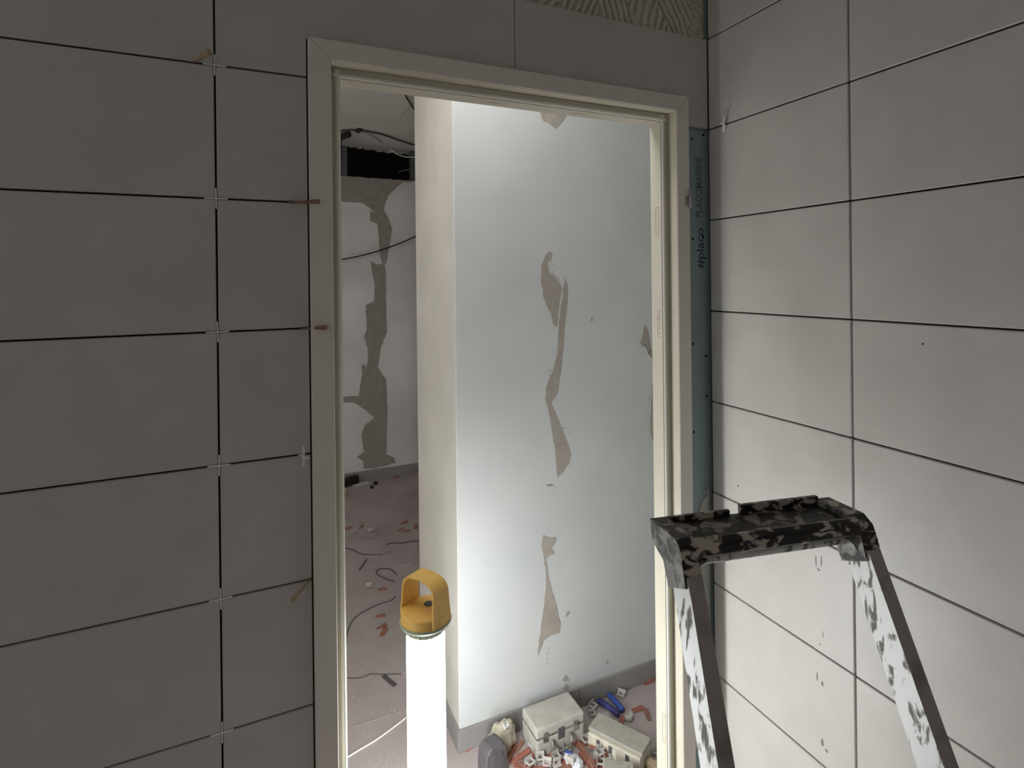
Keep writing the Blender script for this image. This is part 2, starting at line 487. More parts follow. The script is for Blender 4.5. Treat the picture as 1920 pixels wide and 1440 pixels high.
# red factory marks on the right stop
def on_stop(px, py): return on_x(px, py, SR - 0.0004)
def oval_mark(px, y0, y1):
    a, b = on_stop(px, y0), on_stop(px, y1)
    pts = []
    w = 0.0062; h = (a.z - b.z) / 2; zc = (a.z + b.z) / 2; yc = (a.y + b.y) / 2
    n = 28
    for i in range(n + 1):
        t = 2 * math.pi * i / n
        c, s = math.cos(t), math.sin(t)
        pts.append((SR - 0.0003, yc + w * math.copysign(abs(c) ** 0.5, c), zc + h * math.copysign(abs(s) ** 0.35, s)))
    o = tube_obj('printed_oval', pts, 0.0006, M['red_ink'], None, 4, 1, label='faint red printed oval')
    o.parent = door; o.matrix_parent_inverse = Matrix.Translation(-dl)
oval_mark(1232, 388, 441)
oval_mark(1245, 1338, 1392)
p = on_stop(1234.5, 581)
t = text_obj('NEOLU', 0.017, M['red_ink'], (SR - 0.0003, p.y, p.z), ((0, 0, -1), (0, -1, 0), (-1, 0, 0)), None, 'faint red printed letters', stretch=1.35)
t.parent = door; t.matrix_parent_inverse = Matrix.Translation(-dl)
for a, b in ((912, 970), (1068, 1130)):
    pa, pb = on_z(a, 192 + (a - 912) * 0.135, ST - 0.0003), on_z(b, 192 + (b - 912) * 0.135, ST - 0.0003)
    t = text_obj('neolu', 0.014, M['red_ink'], (pa.x, 0.035, ST - 0.0002), ((1, 0, 0), (0, 1, 0), (0, 0, 1)), None, 'faint red printed letters', stretch=1.5)
    t.parent = door; t.matrix_parent_inverse = Matrix.Translation(-dl)
# hinge knuckle on the right casing
p0, p1 = on_y(1287, 343, -0.018), on_y(1287, 389, -0.018)
hx = DR + 0.001
bm = bmesh.new(); add_lathe(bm, [(0.0048, 0), (0.0055, 0.001), (0.0055, 0.030), (0.0048, 0.031)], 14)
h = done(bm, 'hinge', M['steel'], None, smooth=False, loc=(hx - 0.004, -0.0255, p1.z), label='galvanised hinge knuckle'); h.parent = door; h.matrix_parent_inverse = Matrix.Translation(-dl)
bm = bmesh.new(); add_lathe(bm, [(0.003, 0.031), (0.003, 0.047), (0.0012, 0.049)], 10)
done(bm, 'hinge_pin', M['steel'], h)
bm = bmesh.new(); add_box(bm, (-0.013, 0.0024, 0.004), (0.0, 0.0046, 0.028), 0.0004); done(bm, 'hinge_leaf', M['steel'], h)

# ------------------------------------------------------------------ next room: floor, ceiling, walls
floor = box_obj('floor', (-3.46, -2.6, -0.08), (1.3, 4.5, 0.0), M['floor'], kind='structure')
MX, MY, MYB = -0.540, 0.6180, 1.1300
CEIL = 2.70
wallM = box_obj('wall_middle', (MX, MY, 0.0), (1.2, MYB, CEIL), M['paint'], kind='structure', bevel=0.002)
box_obj('reveal_face', (MX - 0.0015, MY + 0.004, 0.0), (MX, MYB, CEIL), M['paint_side'], wallM, label='cream end face')
FY = 3.396
wallF = box_obj('wall_back', (-3.4, FY, 0.0), (1.2, FY + 0.07, 2.442), M['far_paint'], kind='structure')
bm = bmesh.new()
add_box(bm, (-3.46, 0.056, 0), (-3.40, 0.675, 3.1)); add_box(bm, (-3.46, 1.625, 0), (-3.40, 4.4, 3.1))
add_box(bm, (-3.46, 0.675, 0), (-3.40, 1.625, 0.95)); add_box(bm, (-3.46, 0.675, 2.25), (-3.40, 1.625, 3.1))
done(bm, 'wall_left', M['far_paint'], kind='structure')
win = empty('added_window_1', (-3.43, 1.15, 1.6), kind='structure')  # unseen window, added to go with the corridor fill light
for lo, hi in (((-.03, -.475, -.65), (.03, -.425, .65)), ((-.03, .425, -.65), (.03, .475, .65)), ((-.03, -.425, -.65), (.03, .425, -.60)), ((-.03, -.425, .60), (.03, .425, .65)), ((-.02, -.025, -.60), (.02, .025, .60))):
    box_obj('added_window_frame', lo, hi, M['frame'], win, 0.002)
bm = bmesh.new()
add_box(bm, (1.2, 0.0125, 0), (1.26, 4.4, 3.1)); done(bm, 'wall_end', M['far_paint'], kind='structure')
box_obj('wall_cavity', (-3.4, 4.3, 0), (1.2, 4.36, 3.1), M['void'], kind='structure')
# ceiling with a broken far edge, and the slab over it
edge_px = [(618, 262), (634, 265), (641, 269), (650, 270.5), (656, 274), (663, 273), (672, 276), (681, 275.5), (690, 278.5), (699, 278), (708, 282), (717, 281.5), (727, 285), (736, 283), (748, 286), (757, 285), (768, 289), (779, 288), (800, 291)]
edge = [on_z(px, py, CEIL) for px, py in edge_px]
outl = [(-3.4, 0.056), (1.2, 0.056), (1.2, edge[-1].y)] + [(p.x, p.y) for p in reversed(edge)] + [(-3.4, edge[0].y)]
ceil = prism_obj('ceiling', outl, CEIL, CEIL + 0.013, 'z', M['ceiling'], kind='structure')
bm = bmesh.new()
prev = None
for i in range(61):
    t = i / 60 * (len(edge) - 1); k = min(int(t), len(edge) - 2)
    p = edge[k].lerp(edge[k + 1], t - k)
    j = noise.noise(Vector((i * 0.9, 0, 0))); j2 = noise.noise(Vector((i * 1.7, 4, 0)))
    cur = [bm.verts.new((p.x, p.y - 0.004, CEIL - 0.001)), bm.verts.new((p.x, p.y + 0.012 + 0.012 * j, CEIL - 0.010 - 0.010 * j2)), bm.verts.new((p.x, p.y + 0.022 + 0.012 * j2, CEIL + 0.006))]
    if prev:
        bm.faces.new((prev[0], prev[1], cur[1], cur[0])); bm.faces.new((prev[1], prev[2], cur[2], cur[1]))
    prev = cur
done(bm, 'broken_edge', M['plaster_edge'], ceil, label='ragged broken plaster edge')
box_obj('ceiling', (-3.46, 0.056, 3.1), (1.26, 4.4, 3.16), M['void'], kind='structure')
box_obj('ceiling', (-3.4, -2.46, 2.75), (0.06, 0.0124, 2.80), M['ceiling'], kind='structure')
# metal studs standing in the opening over the far wall
stud = empty('metal_stud', (0, 0, 0)); bpy.data.objects.remove(stud)
for px, w in ((646.5, 0.040), (775, 0.046)):
    a = on_y(px, 335, FY + 0.012)
    bm = bmesh.new()
    add_box(bm, (a.x - w / 2, FY + 0.012, 2.442), (a.x + w / 2, FY + 0.014, 3.1))
    add_box(bm, (a.x - w / 2, FY + 0.014, 2.442), (a.x - w / 2 + 0.002, FY + 0.055, 3.1))
    add_box(bm, (a.x + w / 2 - 0.002, FY + 0.014, 2.442), (a.x + w / 2, FY + 0.055, 3.1))
    done(bm, 'metal_stud', M['stud'], wallF, label='upright galvanised stud')

# bare filler patches (skim coat not yet painted over)
def patch(name, pts, plane, val, mat, parent, thick=0.0010, rag=0.0018, step=0.010, sgn=-1, **props):
    P = px_poly(pts, plane, val)
    two = [(p.x, p.z) if plane == 'y' else (p.y, p.z) for p in P]
    out = []
    n = len(two)
    for i in range(n):
        a, b = Vector(two[i]), Vector(two[(i + 1) % n])
        L = (b - a).length; m = max(1, int(L / step))
        nrm = Vector((-(b - a).y, (b - a).x)).normalized() if L > 1e-6 else Vector((0, 0))
        for k in range(m):
            q = a.lerp(b, k / m)
            if k: q = q + nrm * rag * 2 * noise.noise(Vector((q.x * 160, q.y * 160, 7)))
            out.append((q.x, q.y))
    return prism_obj(name, out, val + sgn * thick, val + 0.0004, plane, mat, parent, **props)
def cr(pts, s, ox, oy): return [(ox + x / s, oy + y / s) for x, y in pts]
mid = [
    cr([(195, 90), (218, 100), (212, 130), (190, 150), (200, 210), (235, 225), (255, 260), (268, 290), (258, 350), (250, 420), (243, 495), (225, 490), (205, 420), (170, 345), (155, 230), (160, 160), (178, 115)], 2.88, 960, 440),
    cr([(288, 245), (302, 280), (296, 400), (285, 480), (278, 600), (265, 720), (250, 840), (232, 880), (212, 910), (222, 940), (250, 1000), (275, 1060), (300, 1130), (317, 1180), (312, 1230), (270, 1290), (243, 1312), (238, 1240), (232, 1160), (218, 1080), (200, 970), (180, 890), (182, 830), (205, 770), (230, 700), (245, 640), (248, 560), (252, 480), (270, 350), (280, 270)], 2.88, 960, 440),
    cr([(715, 480), (735, 520), (745, 600), (760, 640), (790, 670), (790, 720), (740, 650), (720, 610), (690, 585), (705, 540)], 2.88, 960, 440),
    cr([(755, 810), (790, 800), (790, 1130), (757, 1110), (745, 1050), (750, 950)], 2.88, 960, 440),
    cr([(248, 180), (300, 210), (352, 200), (345, 240), (310, 290), (335, 330), (300, 345), (272, 372), (276, 420), (285, 490), (310, 600), (345, 720), (385, 880), (380, 960), (300, 985), (250, 1020), (222, 1100), (203, 1150), (212, 1030), (230, 900), (250, 760), (268, 600), (268, 460), (250, 360), (232, 260)], 4.236, 960, 960),
    cr([(820, 180), (1220, 180), (1210, 370), (1150, 450), (1100, 510), (1055, 560), (1010, 530), (940, 470), (880, 460), (850, 400), (825, 310)], 7.385, 900, 165),
    cr([(395, 1335), (430, 1290), (440, 1320), (455, 1335), (420, 1345)], 4.236, 960, 960),
    cr([(398, 1410), (425, 1360), (452, 1385), (440, 1412)], 4.236, 960, 960),
    cr([(415, 835), (435, 795), (460, 785), (450, 815)], 4.236, 960, 960),
    cr([(745, 1205), (755, 1180), (768, 1180), (760, 1203)], 4.236, 960, 960),
    cr([(424, 455), (432, 440), (434, 458), (428, 470)], 2.88, 960, 440),
    cr([(186, 1352), (215, 1350), (222, 1356), (190, 1359)], 2.88, 960, 440),
]
for i, q in enumerate(mid):
    patch('bare_patch', q, 'y', MY, M['bare'], wallM, thick=0.0010 + 0.0001 * i)
# speckles of missed coat along the patch edges
def speckle(px, py, r, plane, val, mat, parent):
    c = on_y(px, py, val)
    bm = bmesh.new()
    n = 7
    pts = [(c.x + r * random.uniform(.5, 1.2) * math.cos(2 * math.pi * i / n), c.z + r * random.uniform(.6, 1.5) * math.sin(2 * math.pi * i / n)) for i in range(n)]
    add_prism(bm, pts, val - 0.0008, val + 0.0004, 'y')
    return bm
bm_all = bmesh.new()
def speck_into(px, py, r):
    c = on_y(px, py, MY)
    n = 6
    add_prism(bm_all, [(c.x + r * random.uniform(.5, 1.2) * math.cos(2 * math.pi * i / n), c.z + r * random.uniform(.6, 1.5) * math.sin(2 * math.pi * i / n)) for i in range(n)], MY - 0.0012, MY + 0.0004, 'y')
for (xa, ya, xb, yb, cnt) in ((1018, 480, 1038, 525, 18), (1042, 520, 1062, 545, 14), (1196, 640, 1222, 664, 14), (1216, 730, 1226, 820, 26), (1028, 690, 1036, 720, 6), (1022, 1208, 1030, 1246, 10), (1055, 800, 1066, 850, 12), (1040, 655, 1052, 670, 6)):
    for _ in range(cnt):
        speck_into(random.uniform(xa, xb), random.uniform(ya, yb), random.uniform(0.0010, 0.0028))
done(bm_all, 'filler_speckles', M['bare'], wallM, kind='stuff')

far = [
    cr([(40, 805), (712, 852), (680, 862), (620, 862), (560, 900), (500, 960), (465, 1030), (450, 1100), (490, 1170), (518, 1250), (505, 1350), (488, 1440), (470, 1470), (458, 1440), (420, 1430), (405, 1300), (392, 1200), (385, 1140), (330, 1080), (270, 1040), (40, 1020)], 4.5, 620, 150),
    cr([(255, -10), (332, -10), (320, 60), (300, 185), (275, 182), (262, 90)], 2.879, 620, 430),
    cr([(215, 170), (250, 190), (290, 185), (298, 230), (300, 480), (305, 550), (270, 640), (255, 740), (300, 810), (305, 1000), (300, 1215), (345, 1235), (350, 1260), (300, 1275), (240, 1290), (180, 1292), (175, 1250), (140, 1230), (178, 1200), (165, 1110), (182, 1060), (235, 1015), (180, 970), (130, 938), (30, 930), (30, 905), (150, 900), (165, 800), (200, 720), (200, 640), (180, 580), (195, 540), (188, 410), (232, 390), (238, 300), (222, 220)], 2.879, 620, 430),
    cr([(165, 740), (185, 725), (188, 770), (172, 795)], 2.879, 620, 430),
    cr([(325, 1100), (385, 1130), (390, 1215), (330, 1190)], 4.5, 620, 150),
]
for i, q in enumerate(far):
    patch('bare_patch', q, 'y', FY, M['far_bare'], wallF, thick=0.0016 + 0.0005 * i, rag=0.004, step=0.022)

# plinths
bbM = empty('baseboard_middle', (MX, MY, 0), kind='structure')
xj = on_y(1087, 1300, MY - 0.010).x
PH = 0.075
def bpart(nm, lo, hi, par):
    o = box_obj(nm, lo, hi, M['plinth'], None, 0.0008)
    o.parent = par; o.matrix_parent_inverse = Matrix.Translation(-par.location)
bpart('plinth_tile', (MX - 0.010, MY - 0.010, 0), (xj - 0.001, MY - 0.0002, PH), bbM)
bpart('plinth_tile', (xj + 0.001, MY - 0.010, 0), (xj + 0.60, MY - 0.0002, PH), bbM)
bpart('plinth_tile', (xj + 0.602, MY - 0.010, 0), (1.199, MY - 0.0002, PH), bbM)
bpart('plinth_tile', (MX - 0.010, MY - 0.0002, 0), (MX - 0.0018, MYB, PH), bbM)
bbF = empty('baseboard_back', (-0.5, FY, 0), kind='structure')
x = -3.4
while x < 1.15:
    bpart('plinth_tile', (x + 0.001, FY - 0.010, 0), (min(x + 0.599, 1.199), FY - 0.0020, PH), bbF); x += 0.60

# ------------------------------------------------------------------ cables of the next room
def cable(name, pxs, plane, val, r, mat, label, cat='cable', dz=0.0):
    f = {'y': on_y, 'z': on_z}[plane]
    pts = [f(px, py, val) + Vector((0, 0, dz)) for px, py in pxs]
    return tube_obj(name, pts, r, mat, None, 8, 6, label=label, category=cat)
cable('power_cable', [(560, 262), (605, 250), (634, 246), (650, 244.5), (673, 244), (692, 247), (720, 253), (750, 264), (780, 273), (800, 280)], 'z', CEIL - 0.012, 0.0055, M['dark'], 'black cable clipped along the ceiling near its broken edge')
cc = on_z(673.5, 243, CEIL - 0.006)
clip = empty('cable_clip', (cc.x, cc.y, CEIL), label='small black cable clip fixed to the ceiling', category='clip')
bm = bmesh.new(); add_box(bm, (-0.017, -0.022, -0.020), (0.017, 0.012, 0.0), 0.002); done(bm, 'body', M['dark'], clip)
bm = bmesh.new(); add_box(bm, (-0.026, 0.014, -0.022), (0.010, 0.024, -0.006), 0.002); done(bm, 'tail', M['dark'], clip)
bm = bmesh.new(); add_box(bm, (-0.006, 0.024, -0.026), (0.002, 0.040, -0.004), 0.001); done(bm, 'nail', M['dark'], clip)
cable('data_cable', [(757.5, 168), (762, 182), (770, 195), (779, 208), (790, 220)], 'z', CEIL - 0.02, 0.005, M['dark'], 'black cable hanging from the ceiling beside the doorway head')
cable('thin_wire', [(752, 221), (762, 208), (773, 196), (784, 186)], 'z', CEIL - 0.010, 0.0018, M['cord'], 'thin pale wire crossing the black ceiling cable', 'wire')
SAG = [(620, 489), (637, 487), (660, 483), (690, 476), (720, 467), (750, 456), (782, 442), (810, 428)]
sp = [on_y(px, py, FY - 0.06) for px, py in SAG]
sp = [Vector((sp[0].x - 0.9, FY - 0.02, CEIL - 0.002)), Vector((sp[0].x - 0.75, FY - 0.05, 2.2)), Vector((sp[0].x - 0.4, FY - 0.06, 1.84))] + sp
tube_obj('sagging_cable', sp, 0.0055, M['dark'], None, 8, 6, label='black cable sagging across the far patched wall', category='cable')
cable('white_wire', [(674, 247), (690, 251), (706, 260), (716, 268)], 'z', CEIL - 0.006, 0.003, M['cord'], 'thin white wire curving along the ceiling below the clip', 'wire')
cable('drooping_wire', [(732, 280), (738, 285), (747, 290), (760, 294), (770, 294.5), (790, 294)], 'y', FY - 0.02, 0.0038, M['spacer'], 'white wire drooping into the dark opening over the far wall', 'wire')
cable('loose_wire', [(748, 322), (756, 320), (766, 318), (779, 314.5), (795, 310)], 'y', FY + 0.10, 0.0030, M['cord'], 'loose pale wire end inside the dark opening', 'wire')
hose = [on_z(px, py, CEIL - 0.03) for px, py in ((654, 252), (648, 254), (641, 257), (636, 262), (632, 270))]
hose[-1] += Vector((0, 0, -0.05))
hose.append(hose[-1] + Vector((-0.03, 0.06, -0.2)))
ho = tube_obj('conduit_hose', hose, 0.022, M['dark'], None, 12, 6, label='thick black corrugated conduit bending up to the ceiling', category='hose')

# ------------------------------------------------------------------ work lamp
LX, LY = -0.7915, 0.110
lamp = empty('work_lamp', (LX, LY, 0), label='glowing cylindrical work lamp with a yellow carrying handle standing in the doorway', category='lamp')
bm = bmesh.new(); add_lathe(bm, [(0.095, 0), (0.095, 0.012), (0.085, 0.022), (0.055, 0.030), (0.052, 0.060)], 40); done(bm, 'base', M['dark'], lamp, smooth=False)
R_T = 0.0475
DZ = 0.064
bm = bmesh.new(); add_lathe(bm, [(R_T, 0.060), (R_T, 0.744 + DZ)], 40); done(bm, 'light_tube', M['glow'], lamp, smooth=True, label='glowing white tube')
bm = bmesh.new(); add_lathe(bm, [(R_T + 0.0008, 0.744), (R_T + 0.004, 0.762)], 40)
ring = done(bm, 'vent_ring', M['lens_ring'], lamp, loc=(0, 0, DZ))
bm = bmesh.new()
for i in range(24):
    a = 2 * math.pi * i / 24
    bm2 = Matrix.Rotation(a, 4, 'Z')
    vs = add_box(bm, (R_T + 0.001, -0.0014, 0.746), (R_T + 0.0055, 0.0014, 0.762))
    for v in vs: v.co = bm2 @ v.co
done(bm, 'vent_ribs', M['lens_ring'], ring)
bm = bmesh.new(); add_lathe(bm, [(0.052, 0.760), (0.0625, 0.762), (0.0645, 0.766), (0.0625, 0.770)], 48); done(bm, 'rim', M['lens_ring'], lamp, loc=(0, 0, DZ), label='greyish rim')
bm = bmesh.new(); add_lathe(bm, [(0.0615, 0.764), (0.0610, 0.770), (0.0588, 0.790), (0.0565, 0.7925), (0.0, 0.7935)], 48, cap=False); done(bm, 'cap', M['yellow'], lamp, smooth=False, loc=(0, 0, DZ))
for i in range(8):
    ld = bpy.data.lights.new('led', 'POINT'); ld.energy = LED_POWER; ld.shadow_soft_size = 0.030
    ld.color = (0.97, 1.0, 0.99)
    lo_ = bpy.data.objects.new('led', ld); COL.objects.link(lo_); lo_.parent = lamp
    lo_.location = (0, 0, 0.10 + 0.094 * i)
lamp.scale = (0.961, 0.961, 0.961)
# handle: one wide strap bent into an arch
bm = bmesh.new()
sect = []
W2, H2, TH = 0.0545, 0.080, 0.0045
def arch(off):
    pts = []
    w = W2 - off; h = H2 - off; r = 0.030 - off * 0.5
    pts.append((-w - 0.003, -0.022)); pts.append((-w - 0.002, 0.0)); pts.append((-w, h - r - 0.02))
    for i in range(9):
        a = math.pi - (math.pi / 2) * i / 8
        pts.append((-w + r + r * math.cos(a), h - r + r * math.sin(a)))
    pts.append((0, h + 0.003))
    for i in range(9):
        a = math.pi / 2 - (math.pi / 2) * i / 8
        pts.append((w - r + r * math.cos(a), h - r + r * math.sin(a)))
    pts.append((w, h - r - 0.02)); pts.append((w + 0.002, 0.0)); pts.append((w + 0.003, -0.022))
    return pts
oa, ia = arch(0), arch(TH)
nA = len(oa)
rows = []
for q in range(nA):
    zz = oa[q][1]
    t = max(0.0, min(1.0, zz / H2))
    hw = 0.030 - 0.006 * t                       # strap narrows slightly towards the top
    rows.append([bm.verts.new((oa[q][0], -hw, zz)), bm.verts.new((oa[q][0], hw, zz)), bm.verts.new((ia[q][0], hw, ia[q][1])), bm.verts.new((ia[q][0], -hw, ia[q][1]))])
for a, b in zip(rows, rows[1:]):
    for i in range(4):
        bm.faces.new((a[i], a[(i + 1) % 4], b[(i + 1) % 4], b[i]))
bm.faces.new(rows[0]); bm.faces.new(rows[-1][::-1])
done(bm, 'handle', M['yellow'], lamp, smooth=False, loc=(0, 0, 0.7925 + DZ), rot=(0, 0, math.radians(90 - 150)))
bm = bmesh.new(); add_lathe(bm, [(0.012, 0.7934), (0.012, 0.7945), (0.008, 0.7948)], 20); done(bm, 'hook_boss', M['can'], lamp, loc=(0.012, 0.012, DZ), label='grey hook plate')

# ------------------------------------------------------------------ platform ladder
LO = Vector((-0.4827, -0.4490, 0)); LU = Vector((0.9816, -0.1908, 0)); LV = Vector((-0.1908, -0.9816, 0))
KL = 0.82
LC = CAM + (LO - CAM) * KL
ZF = LC.z / -KL                       # floor level in the ladder's own units
lad = empty('platform_ladder', (LC.x, LC.y, LC.z), (0, 0, math.atan2(LU.y, LU.x)), label='plaster spattered aluminium platform ladder with a black plastic top tray', category='ladder')
lad.scale = (KL, KL, KL)
# local axes: +x = u (right), -y = v (towards the viewer)
def lv(u, v, z): return Vector((u, -v, z))
S, Q = 0.4325, 0.0503
def rail(u0, sgn, zt, zb, w, d, name, mats):
    bm = bmesh.new()
    up = []
    for z in (zt, zb):
        v = -0.004 + S * (1.077 - z); u = u0 + sgn * Q * (1.077 - z)
        dv, dz = -1 / 1.0895 * d, -S / 1.0895 * d
        up.append([bm.verts.new(lv(u, v, z)), bm.verts.new(lv(u + w, v, z)), bm.verts.new(lv(u + w, v + dv, z + dz)), bm.verts.new(lv(u, v + dv, z + dz))])
    a, b = up
    ff = bm.faces.new((a[0], a[1], b[1], b[0])); ff.material_index = 1
    for i in (1, 2, 3):
        bm.faces.new((a[i], a[(i + 1) % 4], b[(i + 1) % 4], b[i]))
    bm.faces.new(a); bm.faces.new(b)
    o = done(bm, name, None, lad)
    for m_ in mats: o.data.materials.append(m_)
    return o
for u0, sgn in ((0.0, -1), (0.374, 1)):
    rl = rail(u0, sgn, 1.09, ZF + 0.035, 0.028, 0.060, 'rail', (M['alu'], M['alu_shade']))
    zz = ZF + 0.03; v = -0.004 + S * (1.077 - zz); u = u0 + sgn * Q * (1.077 - zz)
    bm = bmesh.new(); add_box(bm, (u - 0.005, -v - 0.010, ZF), (u + 0.033, -v + 0.066, ZF + 0.05), 0.004); done(bm, 'foot', M['dark'], rl)
# top tray: two sockets, crossbar, lips
prof_side = [(-0.137, 1.139), (-0.127, 1.100), (-0.086, 1.084), (-0.0675, 1.044), (-0.009, 1.0715), (-0.0225, 1.1215), (-0.030, 1.136), (-0.042, 1.1425)]
cap = empty('top_tray', (0, 0, 0)); cap.parent = lad
def cap_prism(name, profile, u0, u1, mat, bevel=0.0, u0b=None):
    bm = bmesh.new()
    add_prism(bm, [(-v, z) for v, z in profile], u0, u1, 'x', bevel)
    return done(bm, name, mat, cap)
def socket(u0, u1, outer):
    o = cap_prism('socket', prof_side, u0, u1, M['cap'], 0.0)
    o.data.materials.append(M['cap_lit'])
    for p in o.data.polygons:
        if p.normal.x < -0.7: p.material_index = 1
    return o
socket(-0.004, 0.031, -1)
prof_r = [(-0.137, 1.139), (-0.127, 1.100), (-0.086, 1.084), (-0.0675, 1.044), (-0.009, 1.0715), (-0.0205, 1.108), (-0.030, 1.128), (-0.050, 1.1405)]
o = cap_prism('socket', prof_r, 0.370, 0.406, M['cap']); o.data.materials.append(M['cap_lit'])
for p_ in o.data.polygons:
    if p_.normal.x < -0.7: p_.material_index = 1
bar = [(-0.137, 1.128), (-0.137, 1.104), (-0.040, 1.104), (-0.0285, 1.109), (-0.0235, 1.1150), (-0.0225, 1.1285), (-0.030, 1.1300)]
cap_prism('crossbar', bar, 0.031, 0.370, M['cap'])
cap_prism('front_lip', [(-0.030, 1.1300), (-0.0225, 1.1285), (-0.0255, 1.1370), (-0.033, 1.1420), (-0.040, 1.1410), (-0.038, 1.1300)], 0.031, 0.370, M['cap'])
cap_prism('back_lip', [(-0.137, 1.128), (-0.128, 1.128), (-0.1285, 1.1400), (-0.137, 1.1395)], 0.031, 0.165, M['cap'])
cap_prism('back_lip', [(-0.138, 1.128), (-0.128, 1.128), (-0.1285, 1.1470), (-0.138, 1.1465)], 0.190, 0.372, M['cap'])
cap_prism('tray_floor', [(-0.128, 1.1282), (-0.128, 1.1290), (-0.040, 1.1302), (-0.040, 1.1294)], 0.031, 0.370, M['tray_dark'])
# aluminium brace tube under the tray
bm = bmesh.new(); add_tube(bm, [(0.028, 0.050, 1.098), (0.376, 0.050, 1.098)], 0.0105, 12, 2); done(bm, 'brace_tube', M['alu'], lad, smooth=True)
bm = bmesh.new()
add_prism(bm, [(0.031, 1.104), (0.052, 1.104), (0.046, 1.099), (0.031, 1.092)], 0.030, 0.060, 'y'); done(bm, 'gusset', M['cap_lit'], cap)
bm = bmesh.new()
add_prism(bm, [(0.345, 1.106), (0.371, 1.106), (0.371, 1.080), (0.362, 1.094)], 0.030, 0.060, 'y'); done(bm, 'gusset', M['cap_lit'], cap)
# platform, treads and rear frame (below the picture, they carry the ladder)
def at_rail(z): return -0.004 + S * (1.077 - z), Q * (1.077 - z)
v, w = at_rail(0.60)
bm = bmesh.new(); add_box(bm, (-w + 0.026, -v + 0.004, 0.575), (0.376 + w, -v + 0.250, 0.60), 0.004); done(bm, 'platform', M['alu'], lad)
for z in (0.36, 0.12, -0.12):
    v, w = at_rail(z)
    bm = bmesh.new(); add_box(bm, (-w + 0.027, -v + 0.004, z - 0.022), (0.375 + w, -v + 0.078, z), 0.003); done(bm, 'tread', M['alu'], lad)
for sgn, u in ((-1, -0.005), (1, 0.387)):
    bm = bmesh.new()
    v0, w0 = at_rail(0.575)
    a = Vector((u, -v0 + 0.22, 0.575)); b = Vector((u + sgn * 0.07, -v0 + 0.46, ZF + 0.012))
    for p0_, p1_ in ((a, b),):
        vs = []
        for p_ in (p0_, p1_):
            vs.append([bm.verts.new(p_ + Vector(d)) for d in ((-0.011, -0.02, 0), (0.011, -0.02, 0), (0.011, 0.02, 0), (-0.011, 0.02, 0))])
        for i in range(4):
            bm.faces.new((vs[0][i], vs[0][(i + 1) % 4], vs[1][(i + 1) % 4], vs[1][i]))
        bm.faces.new(vs[0]); bm.faces.new(vs[1])
    rg = done(bm, 'rear_leg', M['alu_shade'], lad)
    bm = bmesh.new(); add_box(bm, (b.x - 0.016, b.y - 0.026, ZF), (b.x + 0.016, b.y + 0.026, ZF + 0.03), 0.003); done(bm, 'foot', M['dark'], rg)

# ------------------------------------------------------------------ tile spacers and wedges on the walls
cross_me = None
def cross_mesh(name='tile_spacer'):
    bm = bmesh.new()
    add_box(bm, (-0.0195, -0.0022, -0.0012), (0.0195, 0.0022, 0.0012))
    add_box(bm, (-0.0012, -0.0022, 0.0012), (0.0012, 0.0022, 0.0195))
    add_box(bm, (-0.0012, -0.0022, -0.0195), (0.0012, 0.0022, -0.0012))
    bmesh.ops.recalc_face_normals(bm, faces=bm.faces)
    me = bpy.data.meshes.new(name); bm.to_mesh(me); bm.free()
    me.materials.append(M['spacer'])
    return me
cross_me = cross_mesh()
names = ['topmost white cross spacer, at the joint crossing above and left of the doorway', 'second white cross spacer down, level with the upper brown wedge', 'third white cross spacer down, level with the lower brown wedge', 'fourth white cross spacer down, level with the proud spacer beside the casing', 'fifth white cross spacer down, level with the tan wedge', 'lowest white cross spacer, near the bottom of the tiled wall']
for k in range(1, 7):
    o = link('tile_spacer', cross_me)
    o.location = (AX, 0.0012 + (0.0006 if k % 2 else 0.0), joint(k))
    o.rotation_euler = (0, random.uniform(-.03, .03), 0)
    o['label'] = names[k - 1]; o['category'] = 'spacer'; o['group'] = 'cross spacers in the upright joint'
p = on_y(569.5, 853.5, -0.012)
o = link('tile_spacer', cross_me); o.location = (p.x, -0.0105, joint(4)); o.rotation_euler = (0, 0.0, math.radians(-68))
o['label'] = 'white cross spacer standing proud of the joint beside the door casing'; o['category'] = 'spacer'
p = on_x(1357, 233.5, -0.010)
o = link('tile_spacer', cross_me); o.location = (-0.0095, p.y, p.z); o.rotation_euler = (0.06, 0.0, math.radians(90 - 62))
o['label'] = 'white cross spacer sticking out of the right wall joint near the corner'; o['category'] = 'spacer'

def wedge_mesh(L, Wd, H, mat, ribs=True, name='plastic_wedge'):
    """long thin wedge lying along +x, tip at x=0, thick end at x=L"""
    bm = bmesh.new()
    add_prism(bm, [(0, 0), (L, 0), (L, H), (0, 0.0006)], -Wd / 2, Wd / 2, 'y')
    if ribs:
        for y in (-Wd * 0.32, 0.0, Wd * 0.32):
            add_prism(bm, [(L * 0.18, H * 0.20), (L * 0.97, H * 0.95), (L * 0.97, H * 0.95 + 0.0016), (L * 0.18, H * 0.2 + 0.0012)], y - Wd * 0.09, y + Wd * 0.09, 'y')
    bmesh.ops.recalc_face_normals(bm, faces=bm.faces)
    me = bpy.data.meshes.new(name); bm.to_mesh(me); bm.free()
    me.materials.append(mat)
    return me
def aim(o, tip, tail, up):
    X = (tail - tip).normalized(); Z = (up - X * up.dot(X)).normalized(); Y = Z.cross(X)
    o.matrix_world = Matrix(((X.x, Y.x, Z.x, tip.x), (X.y, Y.y, Z.y, tip.y), (X.z, Y.z, Z.z, tip.z), (0, 0, 0, 1)))
def wall_wedge(tip, tail, wd, h, mat, up, label):
    L = (tail - tip).length
    o = link('plastic_wedge', wedge_mesh(L, wd, h, mat, False))
    aim(o, tip, tail, Vector(up))
    o['label'] = label; o['category'] = 'wedge'
